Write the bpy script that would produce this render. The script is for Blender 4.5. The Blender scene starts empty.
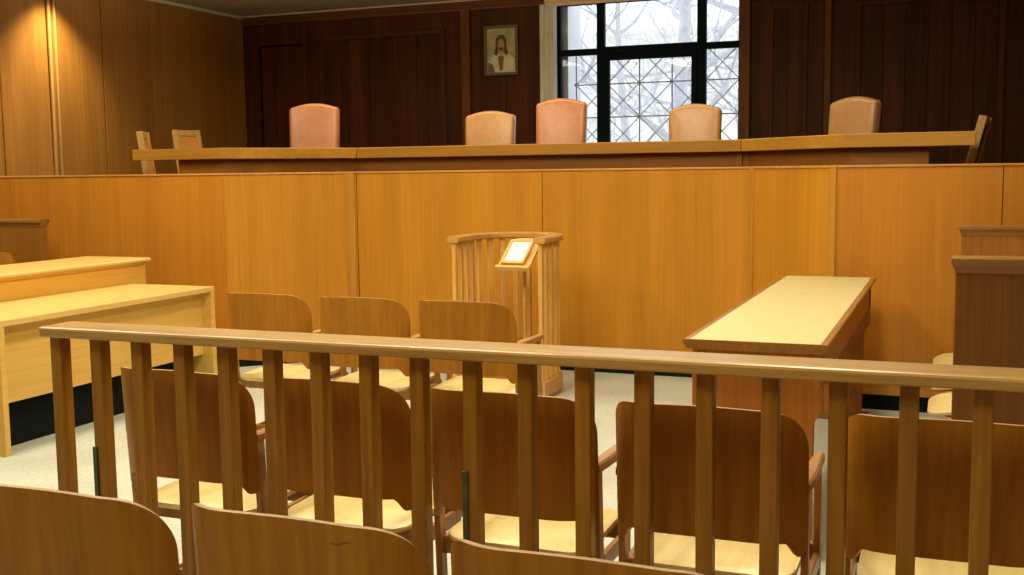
import bpy, bmesh, math, random
from mathutils import Vector, Matrix
random.seed(7)
scene = bpy.context.scene
COL = scene.collection
PI = math.pi

# ------------------------------------------------------------------ materials
def new_mat(name):
    m = bpy.data.materials.new(name)
    m.use_nodes = True
    nt = m.node_tree
    nt.nodes.clear()
    out = nt.nodes.new('ShaderNodeOutputMaterial')
    b = nt.nodes.new('ShaderNodeBsdfPrincipled')
    nt.links.new(b.outputs[0], out.inputs[0])
    return m, nt, b

def coords(nt, scale, jitter=True):
    tc = nt.nodes.new('ShaderNodeTexCoord')
    mp = nt.nodes.new('ShaderNodeMapping')
    mp.inputs['Scale'].default_value = scale
    nt.links.new(tc.outputs['Object'], mp.inputs['Vector'])
    if jitter:
        oi = nt.nodes.new('ShaderNodeObjectInfo')
        mu = nt.nodes.new('ShaderNodeMath'); mu.operation = 'MULTIPLY'; mu.inputs[1].default_value = 37.0
        nt.links.new(oi.outputs['Random'], mu.inputs[0])
        cb = nt.nodes.new('ShaderNodeCombineXYZ')
        for i in range(3): nt.links.new(mu.outputs[0], cb.inputs[i])
        nt.links.new(cb.outputs[0], mp.inputs['Location'])
    return mp.outputs[0]

def wood(name, dark, light, axis='Z', fine=60.0, stretch=0.05, rough=0.4, spec=0.4, bump=0.05, tone=0.12, coat=0.0):
    """veneer / solid timber: fine streaks along the grain axis plus broad tonal bands"""
    m, nt, b = new_mat(name)
    s = [fine, fine, fine]; s['XYZ'.index(axis)] = fine * stretch
    v = coords(nt, s)
    n1 = nt.nodes.new('ShaderNodeTexNoise'); n1.inputs['Scale'].default_value = 1.0
    n1.inputs['Detail'].default_value = 6; n1.inputs['Roughness'].default_value = 0.65
    nt.links.new(v, n1.inputs['Vector'])
    s2 = [5.0, 5.0, 5.0]; s2['XYZ'.index(axis)] = 0.35
    v2 = coords(nt, s2)
    n2 = nt.nodes.new('ShaderNodeTexNoise'); n2.inputs['Scale'].default_value = 1.0
    n2.inputs['Detail'].default_value = 3; n2.inputs['Distortion'].default_value = 0.6
    nt.links.new(v2, n2.inputs['Vector'])
    r = nt.nodes.new('ShaderNodeValToRGB')
    r.color_ramp.elements[0].position = 0.30; r.color_ramp.elements[0].color = (*dark, 1)
    r.color_ramp.elements[1].position = 0.68; r.color_ramp.elements[1].color = (*light, 1)
    nt.links.new(n1.outputs['Fac'], r.inputs['Fac'])
    mr = nt.nodes.new('ShaderNodeMapRange')
    mr.inputs['From Min'].default_value = 0.3; mr.inputs['From Max'].default_value = 0.7
    mr.inputs['To Min'].default_value = 1 - tone; mr.inputs['To Max'].default_value = 1 + tone
    nt.links.new(n2.outputs['Fac'], mr.inputs['Value'])
    mx = nt.nodes.new('ShaderNodeMix'); mx.data_type = 'RGBA'; mx.blend_type = 'MULTIPLY'
    mx.inputs['Factor'].default_value = 1.0
    nt.links.new(r.outputs['Color'], mx.inputs['A']); nt.links.new(mr.outputs[0], mx.inputs['B'])
    nt.links.new(mx.outputs['Result'], b.inputs['Base Color'])
    b.inputs['Roughness'].default_value = rough
    b.inputs['Specular IOR Level'].default_value = spec
    b.inputs['Coat Weight'].default_value = coat
    b.inputs['Coat Roughness'].default_value = 0.25
    if bump:
        bp = nt.nodes.new('ShaderNodeBump'); bp.inputs['Strength'].default_value = bump; bp.inputs['Distance'].default_value = 0.004
        nt.links.new(n1.outputs['Fac'], bp.inputs['Height']); nt.links.new(bp.outputs[0], b.inputs['Normal'])
    return m

def mottled(name, c1, c2, scale=20, rough=0.5, spec=0.4, bump=0.0, detail=4, metallic=0.0):
    m, nt, b = new_mat(name)
    v = coords(nt, (1, 1, 1), jitter=False)
    n = nt.nodes.new('ShaderNodeTexNoise'); n.inputs['Scale'].default_value = scale; n.inputs['Detail'].default_value = detail
    nt.links.new(v, n.inputs['Vector'])
    r = nt.nodes.new('ShaderNodeValToRGB')
    r.color_ramp.elements[0].position = 0.35; r.color_ramp.elements[0].color = (*c1, 1)
    r.color_ramp.elements[1].position = 0.65; r.color_ramp.elements[1].color = (*c2, 1)
    nt.links.new(n.outputs['Fac'], r.inputs['Fac']); nt.links.new(r.outputs['Color'], b.inputs['Base Color'])
    b.inputs['Roughness'].default_value = rough; b.inputs['Specular IOR Level'].default_value = spec
    b.inputs['Metallic'].default_value = metallic
    if bump:
        bp = nt.nodes.new('ShaderNodeBump'); bp.inputs['Strength'].default_value = bump; bp.inputs['Distance'].default_value = 0.003
        nt.links.new(n.outputs['Fac'], bp.inputs['Height']); nt.links.new(bp.outputs[0], b.inputs['Normal'])
    return m

def floor_mat():
    m, nt, b = new_mat('pale_terrazzo')
    v = coords(nt, (1, 1, 1), jitter=False)
    n = nt.nodes.new('ShaderNodeTexNoise'); n.inputs['Scale'].default_value = 55; n.inputs['Detail'].default_value = 6
    nt.links.new(v, n.inputs['Vector'])
    n2 = nt.nodes.new('ShaderNodeTexNoise'); n2.inputs['Scale'].default_value = 2.5; n2.inputs['Detail'].default_value = 5
    nt.links.new(v, n2.inputs['Vector'])
    r = nt.nodes.new('ShaderNodeValToRGB')
    r.color_ramp.elements[0].position = 0.3; r.color_ramp.elements[0].color = (0.43, 0.455, 0.39, 1)
    r.color_ramp.elements[1].position = 0.7; r.color_ramp.elements[1].color = (0.56, 0.585, 0.51, 1)
    nt.links.new(n.outputs['Fac'], r.inputs['Fac'])
    mr = nt.nodes.new('ShaderNodeMapRange'); mr.inputs['From Min'].default_value = .3; mr.inputs['From Max'].default_value = .7
    mr.inputs['To Min'].default_value = .88; mr.inputs['To Max'].default_value = 1.06
    nt.links.new(n2.outputs['Fac'], mr.inputs['Value'])
    mx = nt.nodes.new('ShaderNodeMix'); mx.data_type = 'RGBA'; mx.blend_type = 'MULTIPLY'; mx.inputs['Factor'].default_value = 1
    nt.links.new(r.outputs['Color'], mx.inputs['A']); nt.links.new(mr.outputs[0], mx.inputs['B'])
    nt.links.new(mx.outputs['Result'], b.inputs['Base Color'])
    b.inputs['Roughness'].default_value = 0.55; b.inputs['Specular IOR Level'].default_value = 0.25
    return m

def glass_mat():
    m = bpy.data.materials.new('window_glass'); m.use_nodes = True
    nt = m.node_tree; nt.nodes.clear()
    out = nt.nodes.new('ShaderNodeOutputMaterial')
    tr = nt.nodes.new('ShaderNodeBsdfTransparent'); tr.inputs[0].default_value = (0.95, 0.97, 1.0, 1)
    gl = nt.nodes.new('ShaderNodeBsdfGlossy'); gl.inputs['Roughness'].default_value = 0.02
    mx = nt.nodes.new('ShaderNodeMixShader'); mx.inputs[0].default_value = 0.012
    nt.links.new(tr.outputs[0], mx.inputs[1]); nt.links.new(gl.outputs[0], mx.inputs[2]); nt.links.new(mx.outputs[0], out.inputs[0])
    return m

BEN_D, BEN_L = (0.435, 0.186, 0.014), (0.51, 0.229, 0.021)
M = {}
M['bench'] = wood('bench_veneer', BEN_D, BEN_L, 'Z', 45, 0.03, 0.42, 0.22, 0.02, 0.10)
M['bench_wing'] = wood('bench_veneer_wing', (0.435, 0.168, 0.014), (0.51, 0.207, 0.020), 'Z', 45, 0.03, 0.42, 0.35, 0.02, 0.10)
M['bench_edge'] = wood('bench_edge_strip', (0.41, 0.185, 0.022), (0.53, 0.255, 0.036), 'Z', 45, 0.03, 0.42, 0.35, 0.02, 0.08)
M['bench_cap'] = wood('bench_cap_wood', (0.42, 0.18, 0.03), (0.60, 0.29, 0.06), 'X', 45, 0.03, 0.4, 0.4, 0.02, 0.08)
M['counter'] = wood('counter_wood', (0.50, 0.235, 0.026), (0.62, 0.315, 0.044), 'X', 40, 0.04, 0.38, 0.4, 0.02, 0.14)
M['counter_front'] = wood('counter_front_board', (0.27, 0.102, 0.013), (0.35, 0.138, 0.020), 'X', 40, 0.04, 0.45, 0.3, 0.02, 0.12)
M['chair_ply'] = wood('chair_plywood', (0.28, 0.106, 0.008), (0.41, 0.170, 0.016), 'Z', 38, 0.04, 0.40, 0.16, 0.03, 0.16, 0.0)
M['ply_edge'] = wood('plywood_edge', (0.30, 0.17, 0.07), (0.45, 0.28, 0.13), 'X', 60, 0.1, 0.4, 0.4, 0.0, 0.1)
M['chair_wood'] = wood('chair_frame_wood', (0.26, 0.115, 0.024), (0.40, 0.19, 0.046), 'Z', 50, 0.06, 0.35, 0.3, 0.03, 0.12, 0.0)
M['chair_arm'] = wood('chair_arm_wood', (0.26, 0.115, 0.03), (0.42, 0.21, 0.065), 'Y', 50, 0.06, 0.32, 0.45, 0.03, 0.12, 0.2)
M['seat'] = wood('pale_seat_laminate', (0.66, 0.52, 0.21), (0.75, 0.60, 0.26), 'Y', 45, 0.04, 0.32, 0.4, 0.0, 0.06, 0.2)
M['rail'] = wood('rail_oak', (0.33, 0.178, 0.046), (0.50, 0.305, 0.096), 'X', 55, 0.04, 0.30, 0.5, 0.04, 0.15, 0.2)
M['baluster'] = wood('baluster_oak', (0.23, 0.098, 0.011), (0.37, 0.170, 0.024), 'Z', 55, 0.04, 0.36, 0.22, 0.03, 0.15, 0.0)
M['laminate'] = wood('desk_laminate', (0.62, 0.405, 0.125), (0.72, 0.485, 0.165), 'Y', 40, 0.04, 0.4, 0.35, 0.0, 0.05)
M['laminate_v'] = wood('desk_laminate_upright', (0.60, 0.36, 0.075), (0.70, 0.44, 0.11), 'Y', 40, 0.04, 0.4, 0.35, 0.0, 0.05)
M['desk_front'] = wood('desk_front_veneer', (0.60, 0.33, 0.05), (0.70, 0.41, 0.08), 'Y', 40, 0.05, 0.4, 0.35, 0.0, 0.1)
M['table_inlay'] = mottled('table_laminate_inlay', (0.54, 0.46, 0.22), (0.58, 0.49, 0.24), 14, 0.42, 0.3)
M['table_wood'] = wood('table_wood', (0.21, 0.088, 0.015), (0.33, 0.148, 0.028), 'Y', 50, 0.05, 0.36, 0.4, 0.02, 0.12, 0.1)
M['table_wood_x'] = wood('table_wood_cross', (0.21, 0.088, 0.015), (0.33, 0.148, 0.028), 'X', 50, 0.05, 0.36, 0.4, 0.02, 0.12, 0.1)
M['table_panel'] = wood('table_end_panel', (0.35, 0.115, 0.014), (0.47, 0.17, 0.024), 'Z', 45, 0.03, 0.4, 0.35, 0.02, 0.1)
M['partition'] = wood('partition_veneer', (0.125, 0.048, 0.008), (0.19, 0.076, 0.013), 'Z', 45, 0.03, 0.4, 0.35, 0.02, 0.1)
M['partition_l'] = wood('partition_veneer_far', (0.25, 0.098, 0.013), (0.33, 0.135, 0.020), 'Z', 45, 0.03, 0.4, 0.35, 0.02, 0.1)
M['partition_cap'] = wood('partition_cap', (0.20, 0.085, 0.018), (0.32, 0.15, 0.036), 'X', 50, 0.05, 0.34, 0.45, 0.02, 0.1, 0.2)
M['stand'] = wood('stand_oak', (0.52, 0.27, 0.055), (0.66, 0.37, 0.09), 'Z', 50, 0.04, 0.38, 0.4, 0.02, 0.1)
M['stand_x'] = wood('stand_oak_rail', (0.40, 0.20, 0.045), (0.54, 0.29, 0.075), 'X', 50, 0.08, 0.36, 0.4, 0.02, 0.1)
M['rest'] = wood('bookrest_wood', (0.62, 0.38, 0.11), (0.74, 0.48, 0.16), 'X', 50, 0.05, 0.4, 0.4, 0.0, 0.06)
M['wall_l'] = wood('wall_veneer_light', (0.27, 0.118, 0.022), (0.37, 0.172, 0.036), 'Z', 35, 0.03, 0.45, 0.35, 0.02, 0.14)
M['wall_trim'] = wood('wall_trim_light', (0.36, 0.20, 0.06), (0.50, 0.29, 0.10), 'Z', 35, 0.03, 0.38, 0.5, 0.0, 0.08)
M['wall_d'] = wood('wall_veneer_mahogany', (0.050, 0.014, 0.005), (0.105, 0.033, 0.010), 'Z', 40, 0.02, 0.5, 0.12, 0.02, 0.3)
M['wall_d_trim'] = wood('wall_mahogany_moulding', (0.070, 0.022, 0.007), (0.12, 0.040, 0.011), 'Z', 40, 0.02, 0.55, 0.12, 0.0, 0.15)
M['pilaster'] = wood('wall_pilaster_wood', (0.13, 0.045, 0.009), (0.20, 0.074, 0.015), 'Z', 40, 0.02, 0.5, 0.15, 0.0, 0.15)
M['cornice'] = wood('cornice_wood', (0.10, 0.034, 0.008), (0.17, 0.062, 0.015), 'X', 40, 0.02, 0.42, 0.35, 0.0, 0.15)
M['ceiling'] = mottled('ceiling_plaster', (0.50, 0.48, 0.33), (0.55, 0.53, 0.37), 6, 0.8, 0.1)
M['ceil_trim'] = mottled('ceiling_trim_paint', (0.55, 0.53, 0.40), (0.60, 0.58, 0.45), 6, 0.7, 0.2)
M['plain_wall'] = mottled('plain_plaster', (0.40, 0.33, 0.20), (0.45, 0.37, 0.23), 4, 0.8, 0.1)
M['floor'] = floor_mat()
M['carpet'] = mottled('podium_carpet', (0.06, 0.03, 0.02), (0.09, 0.045, 0.03), 80, 0.95, 0.05)
M['black'] = mottled('black_baseboard', (0.005, 0.007, 0.006), (0.008, 0.011, 0.009), 30, 0.8, 0.1)
M['green_metal'] = mottled('dark_green_metal', (0.03, 0.06, 0.03), (0.05, 0.085, 0.045), 30, 0.45, 0.5)
M['dark_metal'] = mottled('dark_metal', (0.03, 0.025, 0.02), (0.05, 0.04, 0.03), 30, 0.4, 0.5)
M['win_frame'] = mottled('window_frame_navy_black', (0.003, 0.008, 0.013), (0.005, 0.012, 0.018), 10, 0.7, 0.1)
M['grille'] = mottled('grille_grey_iron', (0.46, 0.52, 0.64), (0.54, 0.60, 0.72), 20, 0.6, 0.3)
M['glass'] = glass_mat()
M['curtain'] = mottled('curtain_cloth', (0.84, 0.82, 0.72), (0.90, 0.88, 0.78), 40, 0.85, 0.1)
M['blind'] = mottled('blind_cloth', (0.84, 0.64, 0.42), (0.88, 0.68, 0.46), 40, 0.8, 0.1)
M['leather_pink'] = mottled('leather_salmon', (0.50, 0.21, 0.095), (0.55, 0.238, 0.112), 18, 0.26, 0.7, 0.04)
M['leather_tan'] = mottled('leather_tan', (0.50, 0.265, 0.098), (0.55, 0.295, 0.115), 18, 0.26, 0.7, 0.04)
M['piping'] = mottled('leather_piping', (0.30, 0.15, 0.07), (0.36, 0.19, 0.09), 30, 0.4, 0.5)
M['leg_dark'] = wood('dark_leg_wood', (0.05, 0.02, 0.008), (0.09, 0.036, 0.013), 'Z', 40, 0.05, 0.4, 0.4)
M['pale_frame'] = wood('pale_oak_frame', (0.55, 0.34, 0.10), (0.68, 0.44, 0.15), 'Z', 50, 0.05, 0.38, 0.4, 0.0, 0.08)
M['pad'] = mottled('orange_pad', (0.66, 0.27, 0.07), (0.72, 0.31, 0.09), 30, 0.6, 0.3)
M['pad_dark'] = mottled('brown_pad', (0.10, 0.035, 0.014), (0.13, 0.045, 0.018), 30, 0.6, 0.3)
M['paper'] = mottled('white_paper', (0.86, 0.86, 0.84), (0.90, 0.90, 0.88), 8, 0.5, 0.3)
M['gilt'] = mottled('dull_gilt_frame', (0.10, 0.065, 0.02), (0.17, 0.11, 0.035), 60, 0.4, 0.5)
M['p_bg'] = mottled('painted_background', (0.36, 0.40, 0.22), (0.62, 0.54, 0.26), 9, 0.55, 0.4)
M['p_hair'] = mottled('painted_hair', (0.09, 0.055, 0.03), (0.13, 0.08, 0.045), 20, 0.55, 0.4)
M['p_skin'] = mottled('painted_skin', (0.52, 0.32, 0.18), (0.60, 0.38, 0.22), 20, 0.55, 0.4)
M['p_robe'] = mottled('painted_robe', (0.62, 0.62, 0.48), (0.76, 0.73, 0.55), 20, 0.55, 0.4)
M['p_mantle'] = mottled('painted_mantle', (0.22, 0.09, 0.06), (0.28, 0.13, 0.08), 20, 0.55, 0.4)
M['p_page'] = mottled('painted_page', (0.78, 0.74, 0.50), (0.84, 0.80, 0.55), 20, 0.55, 0.4)
M['bark'] = mottled('pale_grey_bark', (0.55, 0.55, 0.58), (0.68, 0.67, 0.68), 12, 0.9, 0.1)
M['leaf'] = mottled('dry_ochre_leaves', (0.42, 0.36, 0.24), (0.54, 0.47, 0.34), 3, 0.9, 0.1)
M['snow'] = mottled('bright_ground', (0.72, 0.72, 0.72), (0.82, 0.81, 0.78), 0.8, 0.9, 0.1)
M['hill'] = mottled('pale_hillside', (0.60, 0.58, 0.52), (0.84, 0.80, 0.72), 0.5, 0.9, 0.1, detail=8)
M['white_reveal'] = mottled('white_reveal', (0.86, 0.89, 0.93), (0.90, 0.92, 0.95), 4, 0.8, 0.1)

# ------------------------------------------------------------------ helpers
def link(name, me, mat, parent=None, smooth=False, angle=40):
    o = bpy.data.objects.new(name, me); COL.objects.link(o)
    mats = mat if isinstance(mat, (list, tuple)) else [mat]
    for m in mats: me.materials.append(m)
    if parent is not None: o.parent = parent
    if smooth:
        for p in me.polygons: p.use_smooth = True
        me.set_sharp_from_angle(angle=math.radians(angle))
    return o

def obj(name, bm, mat, parent=None, smooth=False, angle=40):
    bmesh.ops.recalc_face_normals(bm, faces=bm.faces[:])
    me = bpy.data.meshes.new(name); bm.to_mesh(me); bm.free()
    return link(name, me, mat, parent, smooth, angle)

def B(): return bmesh.new()

def hexa(bm, pts, bev=0.0, seg=2):
    """8 corners: 0-3 bottom loop, 4-7 top loop"""
    vs = [bm.verts.new(p) for p in pts]
    fs = [bm.faces.new([vs[i] for i in f]) for f in ((3,2,1,0),(4,5,6,7),(0,1,5,4),(1,2,6,5),(2,3,7,6),(3,0,4,7))]
    if bev:
        es = {e for f in fs for e in f.edges}
        bmesh.ops.bevel(bm, geom=list(es), offset=bev, segments=seg, affect='EDGES', profile=0.5)

def box(bm, x0, x1, y0, y1, z0, z1, bev=0.0, seg=2):
    hexa(bm, [(x0,y0,z0),(x1,y0,z0),(x1,y1,z0),(x0,y1,z0),(x0,y0,z1),(x1,y0,z1),(x1,y1,z1),(x0,y1,z1)], bev, seg)

def bar(bm, a, b, w, d, up=(0,0,1), bev=0.0):
    """square bar from a to b, w across, d along 'up'"""
    a, b, up = Vector(a), Vector(b), Vector(up)
    t = (b-a).normalized(); s = t.cross(up).normalized(); u = s.cross(t).normalized()
    s *= w/2; u *= d/2
    hexa(bm, [a-s-u, a+s-u, a+s+u, a-s+u, b-s-u, b+s-u, b+s+u, b-s+u], bev)

def prism(bm, poly, axis, t0, t1, bev=0.0, seg=2):
    """extrude a 2D outline along an axis between t0 and t1"""
    def P(p, t):
        return {'Y': (p[0], t, p[1]), 'X': (t, p[0], p[1]), 'Z': (p[0], p[1], t)}[axis]
    a = [bm.verts.new(P(p, t0)) for p in poly]; b = [bm.verts.new(P(p, t1)) for p in poly]
    n = len(poly)
    f0 = bm.faces.new(a); f1 = bm.faces.new(b[::-1])
    fs = [bm.faces.new((a[i], b[i], b[(i+1) % n], a[(i+1) % n])) for i in range(n)]
    if bev:
        es = set(f0.edges) | set(f1.edges)
        bmesh.ops.bevel(bm, geom=list(es), offset=bev, segments=seg, affect='EDGES', profile=0.5)

def loft(bm, rings, close=True, caps=True):
    R = [[bm.verts.new(p) for p in r] for r in rings]
    n = len(R[0])
    for a, b in zip(R, R[1:]):
        for i in range(n if close else n-1):
            j = (i+1) % n
            bm.faces.new((a[i], a[j], b[j], b[i]))
    if caps and close:
        bm.faces.new(R[0][::-1]); bm.faces.new(R[-1])

def tube(bm, pts, radii, seg=8):
    pts = [Vector(p) for p in pts]; rings = []
    for i, p in enumerate(pts):
        t = (pts[min(i+1, len(pts)-1)] - pts[max(i-1, 0)]).normalized()
        s = t.cross(Vector((0.3, 0.1, 1)) if abs(t.z) < 0.95 else Vector((1, 0, 0))).normalized(); u = s.cross(t)
        r = radii[i] if isinstance(radii, (list, tuple)) else radii
        rings.append([p + (s*math.cos(k/seg*2*PI) + u*math.sin(k/seg*2*PI))*r for k in range(seg)])
    loft(bm, rings)

def tag(o, label, cat, group=None):
    o['label'] = label; o['category'] = cat
    if group: o['group'] = group
    return o

def thing(name, loc, label, cat, group=None, rz=0.0):
    o = bpy.data.objects.new(name, None); COL.objects.link(o)
    o.location = loc; o.rotation_euler = (0, 0, rz); o.empty_display_size = 0.2
    return tag(o, label, cat, group)

def struct(o):
    o['kind'] = 'structure'; return o

def dup(root, loc, rz, label, group=None):
    r = root.copy(); COL.objects.link(r); r.location = loc; r.rotation_euler = (0, 0, rz); r['label'] = label
    if group: r['group'] = group
    for ch in list(root.children):
        c = ch.copy(); COL.objects.link(c); c.parent = r
        for g in list(ch.children):
            d = g.copy(); COL.objects.link(d); d.parent = c
    return r

# ------------------------------------------------------------------ room shell
XL, XR, YF, YB, ZC, ZP = -8.0, 2.5, -2.6, 11.41, 3.28, 0.72
bm = B(); box(bm, XL-.1, XR+.1, YF-.1, YB+.1, -0.1, 0.0); struct(obj('floor', bm, M['floor']))
bm = B(); box(bm, XL-.1, XR+.1, YF-.1, YB+.2, ZC, ZC+.12); struct(obj('ceiling', bm, M['ceiling']))
bm = B(); box(bm, XL-.16, XL-.02, YF-.1, YB+.1, 0, ZC); wl = struct(obj('wall_left', bm, M['black']))
ys = [-2.6, -1.1, 0.4, 1.9, 3.4, 4.9, 5.6, 6.35, 7.1, 7.68, 8.265, 8.385, 8.99, 9.72, 10.44, 11.405]
for a, b in zip(ys, ys[1:]):
    bm = B()
    box(bm, XL-.03, XL, a+.008, b-.008, 0.0, ZC-.03, 0.003)
    obj('panel', bm, M['wall_l'], wl)
for y in (8.275, 8.345):
    bm = B(); box(bm, XL-.01, XL+.022, y-.008, y+.022, 0, ZC-.03, 0.006); obj('moulding', bm, M['wall_trim'], wl, True)
bm = B(); box(bm, XL-.02, XL+.03, YF, YB, ZC-.035, ZC, 0.004); struct(obj('trim_1', bm, M['ceil_trim']))
bm = B(); box(bm, XR, XR+.12, YF-.1, YB+.1, 0, ZC); struct(obj('wall_right', bm, M['wall_l']))
bm = B(); box(bm, XL-.1, XR+.1, YF-.12, YF, 0, ZC); struct(obj('wall_front', bm, M['plain_wall']))

# back wall with window opening
WX0, WX1, WZ0, WZ1 = -4.03, -2.055, 1.25, 3.20
bm = B()
box(bm, XL-.1, WX0, YB, YB+.18, 0, ZC)
box(bm, WX1, XR+.1, YB, YB+.18, 0, ZC)
box(bm, WX0, WX1, YB, YB+.18, 0, WZ0)
box(bm, WX0, WX1, YB, YB+.18, WZ1, ZC)
wb = struct(obj('wall_back', bm, M['wall_d']))
def vstrip(x0, x1, z0, z1, mat, d=0.02, nm='moulding'):
    bm = B(); box(bm, x0, x1, YB-d, YB+.005, z0, z1, min(0.006, d/3)); obj(nm, bm, mat, wb)
# planks left of the window (narrow veneer leaves, small gaps)
def planks(x0, x1, n, z0, z1):
    w = (x1-x0)/n
    for k in range(n):
        bm = B(); box(bm, x0+k*w+.003, x0+(k+1)*w-.003, YB-.012, YB+.002, z0, z1, 0.003); obj('panel', bm, M['wall_d'], wb)
planks(-7.95, -7.16, 2, ZP, 3.16)
planks(-6.89, -5.38, 5, ZP, 2.93)
planks(-5.00, -4.20, 2, ZP, 3.16)
planks(-1.94, -1.76, 1, ZP, 3.20); planks(-1.72, -1.43, 2, ZP, 2.97); planks(-1.38, -1.23, 1, ZP, 3.2)
planks(-0.88, 0.34, 6, ZP, 2.95); planks(0.42, 1.6, 5, ZP, 2.95)
vstrip(-7.165, -7.135, ZP, 3.16, M['wall_d_trim']); vstrip(-7.78, -7.75, ZP, 2.93, M['wall_d_trim'], .012)
vstrip(-6.945, -6.89, ZP, 2.99, M['wall_d_trim'], .028); vstrip(-5.38, -5.325, ZP, 2.99, M['wall_d_trim'], .022)
vstrip(-6.89, -5.38, 2.935, 2.99, M['wall_d_trim'], .026); vstrip(-7.75, -7.18, 2.90, 2.93, M['wall_d_trim'], .012)
vstrip(-5.125, -5.02, ZP, 3.19, M['pilaster'], .04, 'pilaster')
vstrip(-4.19, -4.14, ZP, 3.19, M['wall_d_trim'], .03)
vstrip(WX1+.005, WX1+.11, ZP, 3.20, M['pilaster'], .05, 'pilaster')
vstrip(-1.765, -1.72, ZP, 3.01, M['wall_d_trim']); vstrip(-1.43, -1.385, ZP, 3.01, M['wall_d_trim']); vstrip(-1.72, -1.43, 2.97, 3.01, M['wall_d_trim'])
vstrip(-1.225, -1.16, ZP, 3.2, M['pilaster'], .03, 'pilaster')
vstrip(-0.925, -0.88, ZP, 3.0, M['wall_d_trim'], .026); vstrip(-0.88, 0.34, 2.95, 3.0, M['wall_d_trim'], .026)
vstrip(0.34, 0.40, ZP, 3.0, M['wall_d_trim'], .026)
bm = B(); prism(bm, [(YB+.01, 3.17), (YB-.03, 3.17), (YB-.035, 3.19), (YB-.06, 3.24), (YB-.06, 3.262), (YB+.01, 3.262)], 'X', XL, WX0-.02)
struct(obj('trim_2', bm, M['cornice']))
bm = B(); prism(bm, [(YB+.01, 3.17), (YB-.03, 3.17), (YB-.035, 3.19), (YB-.06, 3.24), (YB-.06, 3.262), (YB+.01, 3.262)], 'X', WX1+.0, XR)
struct(obj('trim_3', bm, M['cornice']))
bm = B(); box(bm, XL, XR, YB-.07, YB, 3.262, ZC, 0.003); struct(obj('trim_4', bm, M['ceil_trim']))

# window
win = struct(bpy.data.objects.new('window_1', None)); COL.objects.link(win); win.location = (0, 0, 0)
FY0, FY1 = YB+.02, YB+.09
def fr(x0, x1, z0, z1, nm='frame_bar'):
    bm = B(); box(bm, x0, x1, FY0, FY1, z0, z1, 0.006); return obj(nm, bm, M['win_frame'], win)
fr(WX0, -3.975, WZ0, WZ1); fr(-2.072, WX1, WZ0, WZ1); fr(-3.975, -2.072, WZ1-.05, WZ1); fr(-3.975, -2.072, WZ0, WZ0+.06)
fr(-3.572, -3.488, WZ0, WZ1); fr(-2.497, -2.405, WZ0, WZ1)
fr(-3.975, -3.572, 2.622, 2.688); fr(-3.488, -2.497, 2.612, 2.70); fr(-2.405, -2.072, 2.622, 2.690)
# opening sash in the centre bay
bm = B()
for a in ((-3.488, -3.432, WZ0+.06, 2.612), (-2.553, -2.497, WZ0+.06, 2.612), (-3.432, -2.553, 2.555, 2.612), (-3.432, -2.553, WZ0+.06, WZ0+.12)):
    box(bm, a[0], a[1], FY0-.012, FY1-.02, a[2], a[3], 0.005)
obj('sash', bm, M['win_frame'], win)
for x0, x1, z0, z1 in ((-3.975, -3.572, 2.688, WZ1-.05), (-3.488, -2.497, 2.70, WZ1-.05), (-2.405, -2.072, 2.69, WZ1-.05),
                       (-3.975, -3.572, WZ0+.06, 2.622), (-3.432, -2.553, WZ0+.12, 2.555), (-2.405, -2.072, WZ0+.06, 2.622)):
    bm = B(); box(bm, x0-.004, x1+.004, YB+.045, YB+.051, z0-.004, z1+.004); obj('glass_pane', bm, M['glass'], win)
# diagonal safety grille outside the lower panes: square bars with both diagonals
bm = B(); GY = YB+.14; st = 0.352; gx0 = -3.838; gz0 = 1.262
nx, nz = 5, 4
for i in range(nx+1):
    bar(bm, (gx0+i*st, GY, gz0-.1), (gx0+i*st, GY, gz0+nz*st-.02), 0.013, 0.013, (0, 1, 0))
for j in range(nz):
    bar(bm, (gx0, GY+.006, gz0+j*st), (gx0+nx*st, GY+.006, gz0+j*st), 0.013, 0.013, (0, 1, 0))
for i in range(nx):
    for j in range(-1, nz):
        a, c = gx0+i*st, gz0+j*st
        z1 = min(c+st, gz0+nz*st-.02); k = (z1-c)/st
        bar(bm, (a, GY-.006, c), (a+st*k, GY-.006, z1), 0.009, 0.009, (0, 1, 0))
        bar(bm, (a+st, GY-.012, c), (a+st-st*k, GY-.012, z1), 0.009, 0.009, (0, 1, 0))
for i, j in ((2, 3), (3, 3), (2, 2), (0, 3)):
    bmesh.ops.create_cone(bm, cap_ends=True, segments=12, radius1=0.019, radius2=0.019, depth=0.02,
                          matrix=Matrix.Translation((gx0+i*st, GY-.012, gz0+j*st)) @ Matrix.Rotation(PI/2, 4, 'X'))
obj('grille', bm, M['grille'], win)
bm = B(); box(bm, WX0-.1, -3.945, YB+.18, YB+.62, 0.9, 3.5); struct(obj('window_reveal', bm, M['white_reveal'], win))
# roller blind and curtain
rb = thing('roller_blind', (-3.30, YB-.11, 3.165), 'beige roller blind drawn up above the window', 'blind')
bm = B(); tube(bm, [(-.80, 0, .035), (.74, 0, .035)], 0.034, 14); obj('roll', bm, M['blind'], rb, True)
bm = B(); box(bm, -.80, .74, -.006, -.002, -.012, .035); obj('cloth', bm, M['blind'], rb)
bm = B(); box(bm, -.80, .74, -.012, .004, -.030, -.008, 0.004); obj('bottom_bar', bm, M['blind'], rb)
bm = B(); n = 40; f, bk = [], []
for i in range(n+1):
    u = i/n; x = -4.185+u*0.185; y = YB-.055+0.022*math.sin(u*2*PI*3.2)
    f.append((x, y)); bk.append((x, y+.006))
loft(bm, [[(x, y, z) for x, y in f+bk[::-1]] for z in (0.74, 1.5, 2.4, 3.17)])
tag(obj('curtain', bm, M['curtain'], None, True), 'narrow pale curtain gathered at the left of the window', 'curtain')

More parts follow.
